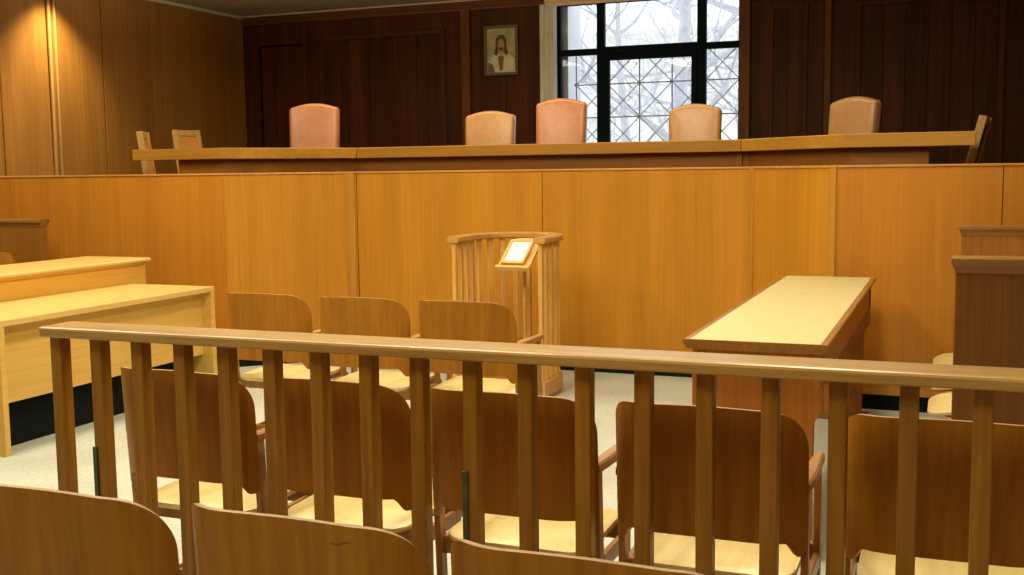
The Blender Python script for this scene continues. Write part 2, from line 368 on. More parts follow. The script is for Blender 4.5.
# framed portrait on the back wall
pic = thing('framed_portrait', (-4.645, YB-.014, 2.445), 'small framed portrait of a long haired figure on the dark panelling', 'picture')
PW, PH, FWD = 0.40, 0.54, 0.032
bm = B()
for a in ((-PW/2, PW/2, 0, FWD), (-PW/2, PW/2, PH-FWD, PH), (-PW/2, -PW/2+FWD, FWD, PH-FWD), (PW/2-FWD, PW/2, FWD, PH-FWD)):
    box(bm, a[0], a[1], -.03, 0, a[2], a[3], 0.006)
obj('frame', bm, M['gilt'], pic)
pt = B(); box(pt, -PW/2+.02, PW/2-.02, -.012, -.004, .02, PH-.02)
pt = obj('painting', pt, M['p_bg'], pic)
def flat(poly, y, mat, nm):
    bm = B(); prism(bm, poly, 'Y', y-.0012, y); obj(nm, bm, mat, pt)
def ell(cx, cz, rx, rz, n=28): return [(cx+rx*math.cos(2*PI*k/n), cz+rz*math.sin(2*PI*k/n)) for k in range(n)]
flat([(-.155, .035), (.155, .035), (.158, .17), (.115, .215), (.05, .24), (-.05, .24), (-.115, .215), (-.158, .15)], -.0125, M['p_robe'], 'painted_robe')
flat([(-.158, .035), (-.075, .035), (-.10, .12), (-.16, .15)], -.0138, M['p_mantle'], 'painted_mantle')
flat([(-.02, .06), (.015, .06), (.03, .21), (-.04, .21)], -.0138, M['p_mantle'], 'painted_mantle')
flat([(-.085, .235), (-.05, .215), (-.035, .25), (.03, .25), (.055, .215), (.085, .235), (.066, .30), (.062, .385), (.04, .43), (0, .443), (-.04, .43), (-.064, .385), (-.066, .30)], -.0150, M['p_hair'], 'painted_hair')
flat(ell(0, .335, .038, .062), -.0163, M['p_skin'], 'painted_face')
flat([(-.03, .215), (.02, .215), (.03, .29), (-.035, .29)], -.0157, M['p_skin'], 'painted_neck')
flat([(-.030, .298), (-.014, .268), (.014, .268), (.030, .298), (.014, .306), (-.014, .306)], -.0176, M['p_hair'], 'painted_beard')
flat([(.03, .05), (.145, .06), (.15, .19), (.04, .175)], -.0150, M['p_page'], 'painted_page')

# podium behind the bench front
P = [(XL+.035, 6.63), (-4.876, 6.63), (-4.152, 7.28), (-1.238, 7.28), (-0.627, 6.63), (XR-.005, 6.63)]
bm = B(); poly = [(P[0][0], P[0][1]+.06), (P[1][0]-.03, P[1][1]+.06), (P[2][0]-.03, P[2][1]+.06), (P[3][0]+.03, P[3][1]+.06), (P[4][0]+.03, P[4][1]+.06), (P[5][0], P[5][1]+.06), (XR, YB), (XL, YB)]
prism(bm, poly, 'Z', 0.0, ZP); struct(obj('podium', bm, M['carpet']))

# ------------------------------------------------------------------ bench front (panelled screen of the podium)
bf = thing('bench_front', (-2.7, 6.95, 0), "long orange veneered screen wall below the judges' counter", 'bench front')
bf_off = Vector(bf.location)
def seg_hexa(bm, a, b, z0, z1, d0, d1, bev=0.0):
    """slab along a plan segment; d0/d1 = distance behind the front line"""
    a, b = Vector((*a, 0)), Vector((*b, 0)); t = (b-a).normalized(); n = Vector((-t.y, t.x, 0))
    o = Vector(bf_off)
    p = [a+n*d0, b+n*d0, b+n*d1, a+n*d1]
    hexa(bm, [Vector((q.x, q.y, z0))-o for q in p] + [Vector((q.x, q.y, z1))-o for q in p], bev)
def lerp(a, b, t): return (a[0]+(b[0]-a[0])*t, a[1]+(b[1]-a[1])*t)
def panel(a, b, frame=False, mat='bench'):
    L = math.hypot(b[0]-a[0], b[1]-a[1]); e = 0.002/L
    bm = B(); seg_hexa(bm, lerp(a, b, e), lerp(a, b, 1-e), 0.09, 1.398, 0, .035, 0.002)
    pn = obj('panel', bm, M[mat], bf)
    if frame:
        w = .055/L
        for t0, t1 in frame:
            bm = B(); seg_hexa(bm, lerp(a, b, t0/L if t0 >= 0 else 1+t0/L), lerp(a, b, t1/L if t1 > 0 else 1+t1/L), 0.09, 1.398, -.012, .003, 0.003)
            obj('edge_strip', bm, M['bench_edge'], pn)
panel(P[0], (-7.2, 6.63), mat='bench_wing'); panel((-7.2, 6.63), P[1], mat='bench_wing')
panel(P[1], P[2], [(-.09, -.02)])
panel(P[2], (-2.676, 7.28)); panel((-2.676, 7.28), P[3])
panel(P[3], P[4], [(.01, .05), (-.06, -.005)])
panel(P[4], (0.245, 6.63), mat='bench_wing'); panel((0.245, 6.63), P[5], mat='bench_wing')
bm = B()
for a, b in zip(P, P[1:]): seg_hexa(bm, a, b, 1.398, 1.412, -.008, .042, 0.003)
obj('cap', bm, M['bench_cap'], bf)
bm = B()
for a, b in zip(P, P[1:]): seg_hexa(bm, a, b, 0.0, 0.09, .012, .045)
obj('baseboard', bm, M['black'], bf)
bm = B()
for a, b in zip(P, P[1:]): seg_hexa(bm, a, b, 0.09, 0.125, -.004, .003, .002)
obj('bottom_moulding', bm, M['bench_cap'], bf)

# ------------------------------------------------------------------ judges' counter
jc = thing('judges_counter', (-2.9, 8.3, ZP), "long angled wooden judges' counter standing behind the bench front", 'counter')
bf_off = Vector(jc.location)
CP = [(-6.50, 7.60), (-5.60, 7.60), (-4.87, 8.55), (-1.525, 8.55), (-0.70, 7.75), (0.118, 7.75)]
ZT = 1.622
for i, (a, b) in enumerate(zip(CP, CP[1:])):
    bm = B(); seg_hexa(bm, a, b, ZT-.092, ZT, 0, .06, 0.006); obj('fascia', bm, M['counter'], jc)
def offs(pts, d):
    out = []
    for i, p in enumerate(pts):
        ns = []
        for j in (i-1, i):
            if 0 <= j < len(pts)-1:
                t = Vector((pts[j+1][0]-pts[j][0], pts[j+1][1]-pts[j][1])).normalized(); ns.append(Vector((-t.y, t.x)))
        n = sum(ns, Vector((0, 0))).normalized(); k = d/max(0.5, n.dot(ns[0])); out.append((p[0]+n.x*k, p[1]+n.y*k))
    return out
A1, A2 = offs(CP, .055), offs(CP, .62)
for i in range(5):
    bm = B(); q = [A1[i], A1[i+1], A2[i+1], A2[i]]
    hexa(bm, [Vector((*p, ZT-.045))-bf_off for p in q]+[Vector((*p, ZT-.002))-bf_off for p in q], .003)
    obj('counter_top', bm, M['counter'], jc)
FB = [(-6.10, 7.60)] + CP[1:5] + [(-0.166, 7.75)]
A1 = offs(FB, .10)
bm = B()
for a, b in zip(A1, A1[1:]): seg_hexa(bm, a, b, ZP, ZT-.09, 0, .025)
obj('front_board', bm, M['counter_front'], jc)
for (x, y) in ((-6.05, 7.95), (-5.1, 8.65), (-4.45, 8.88), (-2.65, 8.88), (-1.55, 8.85), (-0.62, 8.1)):
    bm = B(); box(bm, x-.02-jc.location.x, x+.02-jc.location.x, y-.22-8.3, y+.22-8.3, 0, ZT-.05-ZP, .003); obj('bracket', bm, M['counter_front'], jc)

# ------------------------------------------------------------------ leather judges' chairs
def back_outline(w, z0, z1, r, rise, n=10):
    p = [(-w/2+.012, z0), (w/2-.012, z0)]
    zc = z1-rise
    for k in range(n+1):      # right corner
        a = k/n*PI/2; p.append((w/2-r+r*math.cos(a), zc-r+r*math.sin(a)))
    m = 14
    for k in range(1, m):
        u = (w/2-r)*(1-2*k/m); p.append((u, zc+rise*(1-(u/(w/2-r))**2)))
    for k in range(n+1):
        a = PI/2+k/n*PI/2; p.append((-w/2+r+r*math.cos(a), zc-r+r*math.sin(a)))
    return p
def leather_chair(loc, rz, w, h, mat, label):
    """faces local -Y (towards the court)"""
    t = thing('leather_chair', loc, label, 'chair', "leather chairs behind the judges' counter", rz)
    bm = B(); rings = []; rr = .034
    prof = [(-.058, .12), (-.057, .075), (-.055, .05)] + [(-.055+rr*(1-math.cos(a)), rr*(1-math.sin(a))) for a in (math.radians(18*k) for k in range(6))]
    prof = prof + [(-y, d) for y, d in prof[::-1]][:-2]
    for y, d in prof:
        q = back_outline(w-2*d, .52+d, h-d, max(.006, .042-d), max(.004, .034-.12*d))
        rings.append([(x, y+(z-.5)*.10+.20, z) for x, z in q])
    loft(bm, rings)
    bk = obj('backrest', bm, mat, t, True, 70)
    bm = B(); box(bm, -w/2, w/2, -.27, .22, .40, .52, .03, 4); obj('seat', bm, mat, t, True, 60)
    for sx in (-1, 1):
        bm = B(); bar(bm, (sx*(w/2+.02), -.20, .66), (sx*(w/2+.02), .20, .68), .05, .04, bev=.012); bar(bm, (sx*(w/2+.02), -.16, .44), (sx*(w/2+.02), -.16, .65), .035, .04, (0, 1, 0), .006)
        obj('armrest', bm, mat, t, True)
        for y in (-.22, .18):
            bm = B(); bar(bm, (sx*(w/2-.035), y, 0), (sx*(w/2-.035), y, .41), .04, .04, (0, 1, 0), .006); obj('leg', bm, M['leg_dark'], t)
    return t
# label, px centre handled as plan position
leather_chair((-5.60, 8.93, ZP), math.radians(16),   .48, 1.345, M['leather_pink'], 'salmon leather high-back chair against dark panelling, leftmost behind the counter')
leather_chair((-3.935, 9.16, ZP), math.radians(5), .47, 1.232, M['leather_tan'], 'tan leather chair below the framed portrait behind the counter')
leather_chair((-3.250, 9.16, ZP), math.radians(5), .46, 1.322, M['leather_pink'], 'tall salmon leather chair in front of the left edge of the window')
leather_chair((-2.050, 9.16, ZP), math.radians(4), .445, 1.232, M['leather_tan'], 'tan leather chair in front of the right part of the window')
leather_chair((-0.905, 9.28, ZP), math.radians(-30), .445, 1.252, M['leather_tan'], 'tan leather chair turned aside on dark panelling right of the window')

# ------------------------------------------------------------------ wooden-framed padded chairs at the counter ends
def padded_chair(loc, rz, label, pad, w=.40, h=1.06, lean=.20):
    """faces local -Y; back at +Y"""
    t = thing('padded_chair', loc, label, 'chair', 'wooden framed chairs at the ends of the counter', rz)
    Y = lambda z: .20 + (z-.45)*lean
    for sx in (-1, 1):
        bm = B(); bar(bm, (sx*(w/2-.025), Y(.45), .40), (sx*(w/2-.025), Y(h), h), .045, .055, (0, 1, 0), .005); obj('back_post', bm, M['pale_frame'], t)
        bm = B(); bar(bm, (sx*(w/2-.025), .20, 0), (sx*(w/2-.025), .20, .44), .045, .05, (0, 1, 0), .005); obj('leg', bm, M['pale_frame'], t)
        bm = B(); bar(bm, (sx*(w/2-.025), -.22, 0), (sx*(w/2-.025), -.22, .44), .045, .05, (0, 1, 0), .005); obj('leg', bm, M['pale_frame'], t)
    for z, nm in ((h-.03, 'top_rail'), (.58, 'lower_rail')):
        bm = B(); bar(bm, (-w/2+.04, Y(z), z), (w/2-.04, Y(z), z), .045, .06, bev=.005); obj(nm, bm, M['pale_frame'], t)
    bm = B(); q = [(-w/2+.045, -.012), (w/2-.045, -.012), (w/2-.045, .014), (-w/2+.045, .014)]
    hexa(bm, [(x, Y(.61)+y, .61) for x, y in q]+[(x, Y(h-.06)+y, h-.06) for x, y in q], .006); obj('back_pad', bm, pad, t)
    bm = B(); box(bm, -w/2+.005, w/2-.005, -.25, .19, .40, .44, .004); obj('seat_frame', bm, M['pale_frame'], t)
    bm = B(); box(bm, -w/2+.02, w/2-.02, -.23, .17, .441, .49, .015, 3); obj('seat_pad', bm, pad, t, True)
    return t
padded_chair((-6.62, 8.32, ZP), math.radians(121), "pale oak chair seen edge-on at the far left end of the judges' counter", M['pad'], .40, 1.075, .13)
padded_chair((-7.02, 9.30, ZP), math.radians(72), 'pale oak chair with orange pad showing above the counter, beside the left wall', M['pad'], .31, 1.14)
padded_chair((-0.155, 8.74, ZP), math.radians(-97), "pale oak chair with dark pad leaning at the right end of the judges' counter", M['pad_dark'], .36, 1.03, .26)

# ------------------------------------------------------------------ plywood armchairs
def shell(zb=.512, zt=.832, flat=.115, R=.147, ang=56, y0=-.215, lean=.06, th=.011):
    """bent plywood back: flat middle, ends bent forward, rounded top corners, arched lower edge with side tabs"""
    bm = B(); ph = math.radians(ang); S = flat+R*ph; NU, NV = 56, 14
    F, K = [], []
    def pos(s, z, off):
        sg = 1 if s >= 0 else -1; e = abs(s); y = y0-(z-zb)*lean
        a = max(0, e-flat)/R; px = min(e, flat)+R*math.sin(a)-off*math.sin(a); py = y+R*(1-math.cos(a))+off*math.cos(a)
        return Vector((sg*px, py, z))
    us = [math.sin((i/NU-.5)*PI) for i in range(NU+1)]
    rc = .115/S
    for u in us:
        rc, dr = (.060/S, .048) if u < 0 else (.115/S, .105)
        e = abs(u); zt_ = zt + .007*(1-e**1.5)
        if e > 1-rc:
            k = (e-(1-rc))/rc; zt_ -= dr*(1-(max(0, 1-k**2.1))**(1/2.1))
        tabs = min(1, max(0, (e-.74)/.14)); tabs = tabs*tabs*(3-2*tabs)
        zb_ = zb - .036*tabs
        if e > .92: k = (e-.92)/.08; zb_ += .03*(1-math.sqrt(max(0, 1-k*k)))
        F.append([bm.verts.new(pos(u*S, zb_+(zt_-zb_)*j/NV, 0)) for j in range(NV+1)])
        K.append([bm.verts.new(pos(u*S, zb_+(zt_-zb_)*j/NV, th)) for j in range(NV+1)])
    for i in range(NU):
        for j in range(NV):
            bm.faces.new((F[i][j], F[i+1][j], F[i+1][j+1], F[i][j+1]))
            bm.faces.new((K[i][j], K[i][j+1], K[i+1][j+1], K[i+1][j]))
        for j in (0, NV):
            f = bm.faces.new((F[i][j], K[i][j], K[i+1][j], F[i+1][j])); f.material_index = 1
    for i in (0, NU):
        for j in range(NV):
            f = bm.faces.new((F[i][j], F[i][j+1], K[i][j+1], K[i][j])); f.material_index = 1
    return bm
def rounded_rect(x0, x1, y0, y1, rb, rf, n=8):
    p = []
    for cx, cy, r, a0 in ((x1-rf, y1-rf, rf, 0), (x0+rf, y1-rf, rf, 90), (x0+rb, y0+rb, rb, 180), (x1-rb, y0+rb, rb, 270)):
        for k in range(n+1):
            a = math.radians(a0+90*k/n); p.append((cx+r*math.cos(a), cy+r*math.sin(a)))
    return p
def armchair(loc, rz, label, group, arms=True):
    """faces local +Y"""
    t = thing('plywood_armchair' if arms else 'plywood_chair', loc, label, 'chair', group, rz)
    obj('backrest', shell(), [M['chair_ply'], M['ply_edge']], t, True, 50)
    bm = B(); prism(bm, rounded_rect(-.205, .205, -.165, .25, .06, .09), 'Z', .408, .424, .005, 2)
    for v in bm.verts:
        k = max(0, (v.co.y-.14)/.11); v.co.z -= .018*k*k
        v.co.z += .010*max(0, (-.02-v.co.y)/.14)*-1 + .004*(v.co.x/.2)**2
    obj('seat', bm, M['seat'], t, True, 40)
    for q in ((-.228, .228, -.125, -.095), (-.228, .228, .15, .18)):
        bm = B(); box(bm, q[0], q[1], q[2], q[3], .355, .405, .004); obj('seat_rail', bm, M['chair_wood'], t)
    for sx in (-1, 1):
        x = sx*.2275
        bm = B(); bar(bm, (x, -.105, 0), (x, -.140, .638 if arms else .60), .018, .038, (0, 1, 0), .003); obj('leg', bm, M['chair_wood'], t)
        bm = B(); bar(bm, (x, .135, 0), (x, .125, .630 if arms else .40), .018, .036, (0, 1, 0), .003); obj('leg', bm, M['chair_wood'], t)
        if arms:
            bm = B()
            rings = []
            for k in range(9):
                u = k/8; y = -.158+u*.33; hw = .014+.005*math.sin(PI*min(1, u*1.15)); z = .642-.006*u; xc = x-sx*.002
                rings.append([(xc-hw, y, z-.011), (xc+hw, y, z-.011), (xc+hw, y, z+.008), (xc+hw-.006, y, z+.013), (xc-hw+.006, y, z+.013), (xc-hw, y, z+.008)])
            loft(bm, rings); obj('armrest', bm, M['chair_arm'], t)
        bm = B(); bar(bm, (x, -.105, .375), (x, .13, .372), .016, .045, bev=.003); obj('side_rail', bm, M['chair_arm'], t)
        bm = B(); bar(bm, (x, -.09, .12), (x, .13, .12), .014, .03, bev=.003); obj('stretcher', bm, M['chair_wood'], t)
    bm = B(); bar(bm, (-.232, .02, .12), (.232, .02, .12), .018, .03, bev=.003); obj('stretcher', bm, M['chair_wood'], t)
    return t
rows = [
 ([(-2.094, 2.80, 0), (-1.592, 2.81, 0), (-1.062, 2.80, 0), (-.540, 2.80, 0), (.008, 2.83, 1)], 'armchairs in the row just beyond the railing',
  ['brown plywood armchair behind the railing, leftmost of the row of five', 'brown plywood armchair behind the railing, second from the left in the row of five',
   'brown plywood armchair behind the railing, middle one of the row of five', 'brown plywood armchair behind the railing, fourth from the left in the row of five',
   'brown plywood armchair behind the railing at the right edge, last of the row of five']),
 ([(-3.045, 4.63, 0), (-2.515, 4.61, 0), (-1.99, 4.60, 0)], 'armchairs in the far row facing the bench',
  ['brown plywood armchair facing the bench, leftmost of the far row of three', 'brown plywood armchair facing the bench, middle of the far row of three',
   'brown plywood armchair facing the bench, right one of three, nearest the witness stand']),
 ([(-1.512, 1.725, 0), (-1.008, 1.735, 0), (-.493, 1.715, 0)], 'armchairs in the nearest row',
  ['brown plywood armchair nearest the camera at the bottom left corner', 'brown plywood armchair nearest the camera, second from the left, with a scratched back',
   'brown plywood armchair nearest the camera, only its top edge showing at bottom centre']),
]
proto = None
for pts, grp, labs in rows:
    for (x, y, a), lab in zip(pts, labs):
        if proto is None: proto = armchair((x, y, 0), math.radians(a), lab, grp)
        else: dup(proto, (x, y, 0), math.radians(a), lab, grp)
proto2 = None
for (x, y), lab in (((.17, 4.32), 'plywood chair with pale seat close behind the near dark partition'),
                    ((.17, 4.87), 'plywood chair with pale seat behind the dark partition, second from it'),
                    ((.17, 5.42), 'plywood chair with pale seat behind the dark partition, third from it'),
                    ((.17, 5.97), 'plywood chair with pale seat behind the partition, farthest, beside the bench front')):
    if proto2 is None: proto2 = armchair((x, y, 0), math.radians(90), lab, 'chairs between the two right-hand partitions', False)
    else: dup(proto2, (x, y, 0), math.radians(90), lab, 'chairs between the two right-hand partitions')
sc = [c for c in bpy.data.objects if c.name.startswith('plywood_armchair') and 'scratched' in c.get('label', '')][0]
bm = B(); tube(bm, [(.085, -.2335, .806), (.10, -.2335, .8055), (.112, -.2335, .809), (.122, -.2335, .812)], [.0004, .0010, .0008, .0003], 5)
obj('scratch', bm, M['leg_dark'], sc)
# ------------------------------------------------------------------ railing
RY = 2.343
rl = thing('railing', (-1.0, RY, 0), 'brown oak railing with square balusters crossing the whole foreground', 'railing')
rx = rl.location.x
prof = [(-.062, .970), (-.065, .973), (-.065, .990), (-.061, .9945), (-.054, .9965), (.054, .9975), (.061, .9955), (.065, .991), (.065, .973), (.062, .970)]
rings = []
for x, s in ((-2.305, .80), (-2.300, .92), (-2.288, 1.0)):
    rings.append([(x-rx+(.014 if z < .98 else 0)*(s < 1), y*s, .9835+(z-.9835)*s) for y, z in prof])
for x in (-1.5, -.5, .5, 1.3): rings.append([(x-rx, y, z) for y, z in prof])
bm = B(); loft(bm, rings); obj('handrail', bm, M['rail'], rl)
for i in range(21):
    x = -2.2797+.13795*i - rx
    bm = B(); box(bm, x-.0195, x+.0175, -.021, .020, .06, .973, .004); obj('baluster', bm, M['baluster'], rl)
    if i in (1, 9):
        bm = B(); box(bm, x-.021, x-.007, -.027, -.0195, .0, .668 if i == 1 else .70, .001)
        sb = obj('support_bar', bm, M['green_metal'], rl); sb['label'] = 'dark green metal bar'
bm = B(); box(bm, -2.33-rx, 1.3-rx, -.03, .03, .03, .075, .005); obj('bottom_rail', bm, M['rail'], rl)
for x in (-2.28, -1.45, -.6, .2, 1.1):
    bm = B(); box(bm, x-.02-rx, x+.02-rx, -.025, .025, 0, .032); obj('foot', bm, M['green_metal'], rl)

# ------------------------------------------------------------------ table with pale inlay (right of centre)
tb = thing('table', (-.645, 5.15, 0), 'long narrow wooden table with pale laminate top running towards the bench', 'table')
tw, tl0, tl1, tz = .255, -1.245, 1.265, .790
bm = B()
prism(bm, [(-tw, tz-.012), (-tw, tz-.004), (-tw+.004, tz), (tw-.004, tz), (tw, tz-.004), (tw, tz-.012), (tw-.012, tz-.026), (tw-.018, tz-.034), (-tw+.018, tz-.034), (-tw+.012, tz-.026)], 'Y', tl0, tl1)
top = obj('tabletop', bm, M['table_wood'], tb)
bm = B(); box(bm, -tw+.026, tw-.026, tl0+.006, tl1-.006, tz-.006, tz+.0008); obj('inlay', bm, M['table_inlay'], top)
def end_panel(y):
    bm = B(); w = tw-.022
    prism(bm, [(-w+.035, .0), (w-.035, .0), (w-.035, .50), (w-.012, .525), (w, .54), (w, tz-.034), (-w, tz-.034), (-w, .54), (-w+.012, .525), (-w+.035, .50)], 'Y', y, y+.045, .003)
    obj('end_panel', bm, M['table_panel'], tb)
    bm = B(); box(bm, -w, w, y-.006, y+.051, 0, .05, .004); obj('foot', bm, M['table_wood_x'], tb)
end_panel(tl0+.06); end_panel(tl1-.11)
for sx in (-1, 1):
    bm = B(); x = sx*(tw-.04); box(bm, x-.011, x+.011, tl0+.05, tl1-.055, tz-.155, tz-.034, .002); obj('apron', bm, M['table_panel'], tb)
bm = B(); box(bm, -.012, .012, tl0+.10, tl1-.11, .22, .34, .003); obj('stretcher', bm, M['table_wood'], tb)

# ------------------------------------------------------------------ left desks
dk = thing('desk', (-4.8, 4.95, 0), 'low light laminate desk with modesty panel at the left edge', 'desk')
X0, X1, Y0, Y1, Z = -.255, .405, -.835, .90, .69
bm = B(); box(bm, X0, X1, Y0, Y1, Z-.032, Z, .003); obj('desktop', bm, M['laminate'], dk)
for y in (Y0, Y1-.035):
    bm = B(); box(bm, X0+.02, X1-.002, y, y+.035, 0, Z-.032, .003); obj('end_panel', bm, M['laminate_v'], dk)
bm = B(); box(bm, X1-.10, X1-.078, Y0+.035, Y1-.035, .25, Z-.032, .002); obj('modesty_panel', bm, M['laminate_v'], dk)
bm = B(); box(bm, X1-.18, X1-.16, Y0+.04, Y1-.04, 0, .27); kb = obj('kick_board', bm, M['black'], dk); kb['label'] = 'black kick board'
d2 = thing('raised_desk', (-5.32, 4.9, .04), 'higher veneered bench desk with moulded edge behind the low desk', 'desk')
zt = .85-.04
bm = B()
rings = []
pr = [(-.27, zt), (.262, zt), (.272, zt-.008), (.272, zt-.02), (.258, zt-.032), (.245, zt-.045), (-.27, zt-.045)]
for y, k in ((-1.2, 0), (1.0, 0), (1.14, 1)):
    rings.append([(x, y-k*(0 if z > zt-.021 else (zt-.02-z)*1.2), z) for x, z in pr])
loft(bm, rings); obj('desktop', bm, M['laminate'], d2)
bm = B(); box(bm, .205, .235, -1.18, 1.125, 0, zt-.045, .003); obj('front_panel', bm, M['desk_front'], d2)
for y in (-1.18, 1.07):
    bm = B(); box(bm, -.25, .205, y, y+.03, 0, zt-.045, .003); obj('end_panel', bm, M['desk_front'], d2)
bm = B(); box(bm, XL, -5.05, 3.3, 6.57, 0, .04, .004); struct(obj('dais', bm, M['carpet']))
dup(proto, (-6.03, 5.73, .04), math.radians(-90), 'plywood armchair at the left edge behind the raised desk', 'armchair on the left dais')

# ------------------------------------------------------------------ partitions at the ends of the side benches
def partition(x0, x1, y, h, z0, mat, label, t=.06):
    p = thing('partition', ((x0+x1)/2, y, z0), label, 'partition', 'partitions at the ends of the side seating'); w = (x1-x0)/2; h -= z0
    bm = B(); box(bm, -w, w, 0, t, 0, h-.05, .003); obj('panel', bm, mat, p)
    bm = B(); pr = [(-.003, h-.055), (-.003, h-.046), (-.008, h-.036), (-.011, h-.026), (-.014, h-.022), (-.014, h-.006), (-.010, h), (t+.010, h), (t+.014, h-.006), (t+.014, h-.022), (t+.011, h-.026), (t+.008, h-.036), (t+.003, h-.046), (t+.003, h-.055)]
    rings = []
    for sx in (-1, 1):
        rings.append([(sx*(w + (-y if y < 0 else 0) if y < 0 else w + (y-t)), y, z) if True else 0 for y, z in pr])
    loft(bm, rings); obj('cap', bm, M['partition_cap'], p, True, 30)
    return p
partition(.010, 1.5, 4.02, 1.095, 0, M['partition'], 'dark brown partition with moulded cap at the right, nearer one')
partition(.040, 1.5, 6.28, 1.09, 0, M['partition_l'], 'partition showing behind the near dark one, against the bench front')
partition(-7.6, -6.24, 6.28, 1.09, .04, M['partition_l'], 'partition with moulded cap at the far left edge beyond the raised desk')

# ------------------------------------------------------------------ witness stand
ws = thing('witness_stand', (-2.595, 6.5, 0), 'curved oak witness stand with slatted balustrade before the bench', 'witness stand')
RR, YN = .285, -.28
def upath(n=28, r=RR):
    pts = [(-r, YN), (-r, YN/2)]
    pts += [(-r*math.cos(PI*k/n), r*math.sin(PI*k/n)) for k in range(n+1)]
    pts += [(r, YN/2), (r, YN)]
    return pts
def usweep(bm, z0, z1, w, bev=.005):
    pts = upath(); rings = []
    for i, p in enumerate(pts):
        a, b = pts[max(i-1, 0)], pts[min(i+1, len(pts)-1)]
        t = Vector((b[0]-a[0], b[1]-a[1])).normalized(); n = Vector((-t.y, t.x))
        q = lambda d, z: (p[0]+n.x*d, p[1]+n.y*d, z)
        rings.append([q(-w/2, z0+bev), q(-w/2, z1-bev), q(-w/2+bev, z1), q(w/2-bev, z1), q(w/2, z1-bev), q(w/2, z0+bev), q(w/2-bev, z0), q(-w/2+bev, z0)])
    loft(bm, rings)
bm = B(); usweep(bm, .965, 1.003, .075, .008); obj('handrail', bm, M['stand_x'], ws, True, 35)
bm = B(); usweep(bm, .02, .12, .06, .006); obj('base_rail', bm, M['stand_x'], ws, True, 35)
bm = B(); prism(bm, [(x*1.06, y*1.06 if y > 0 else y-.03) for x, y in upath()], 'Z', 0, .025, .004); obj('platform', bm, M['stand_x'], ws)
pts = upath(120); acc = [0]
for a, b in zip(pts, pts[1:]): acc.append(acc[-1]+math.hypot(b[0]-a[0], b[1]-a[1]))
NB = 17
for k in range(NB):
    s = .03 + (acc[-1]-.06)*k/(NB-1)
    i = max(j for j in range(len(acc)) if acc[j] <= s); i = min(i, len(pts)-2)
    u = (s-acc[i])/(acc[i+1]-acc[i]); p = lerp(pts[i], pts[i+1], u)
    t = Vector((pts[i+1][0]-pts[i][0], pts[i+1][1]-pts[i][1], 0)).normalized()
    bm = B(); bar(bm, (p[0], p[1], .115), (p[0], p[1], .968), 0.036, .026, (-t.y, t.x, 0), .004); obj('baluster', bm, M['stand'], ws)
# book rest on its post
br = obj('bookrest_post', B(), M['stand_x'], ws)
bm = B(); tube(bm, [(.105, -.06, .03), (.105, -.06, .85)], .012, 10); tube(bm, [(.105, -.06, .025), (.105, -.06, .04)], .06, 16)
bm.to_mesh(br.data); bm.free()
def tilt(p):   # rest local (x across, v up the slope, n normal) -> stand local
    x, v, n = p; a = math.radians(40); c, s = math.cos(a), math.sin(a); r = math.radians(6)
    y = v*c - n*s; z = v*s + n*c
    X = x*math.cos(r)+y*math.sin(r); Y = -x*math.sin(r)+y*math.cos(r)
    return (X+.088, Y-.20, z+.802)
def tbox(bm, x0, x1, v0, v1, n0, n1, bev=0):
    q = [(x0, v0), (x1, v0), (x1, v1), (x0, v1)]
    hexa(bm, [tilt((x, v, n0)) for x, v in q]+[tilt((x, v, n1)) for x, v in q], bev)
bm = B(); ar = [(-.11, 0), (.11, 0), (.11, .245)] + [(.11-.22*k/8, .245+.018*math.sin(PI*k/8)) for k in range(1, 8)] + [(-.11, .245)]
a = [bm.verts.new(tilt((x, v, 0))) for x, v in ar]; b = [bm.verts.new(tilt((x, v, .016))) for x, v in ar]
bm.faces.new(a[::-1]); bm.faces.new(b)
for i in range(len(ar)): j = (i+1) % len(ar); bm.faces.new((a[i], a[j], b[j], b[i]))
br2 = obj('bookrest', bm, M['rest'], ws)
bm = B(); tbox(bm, -.115, .115, -.016, .002, -.002, .034, .003); obj('lip', bm, M['rest'], br2)
fc = thing('framed_card', (-2.54, 6.37, .90), 'small wooden block framing a white card on the bookrest of the witness stand', 'framed card')
sh = Vector(ws.location)-Vector(fc.location)
bm = B()
for a in ((-.085, .075, .012, .032), (-.085, .075, .205, .222), (-.085, -.070, .032, .205), (.060, .075, .032, .205)): tbox(bm, *a, .0165, .044, .003)
bmesh.ops.translate(bm, verts=bm.verts[:], vec=sh); obj('frame', bm, M['rest'], fc)
bm = B(); tbox(bm, -.0702, .0602, .0318, .2052, .0165, .036); bmesh.ops.translate(bm, verts=bm.verts[:], vec=sh); obj('card', bm, M['paper'], fc)

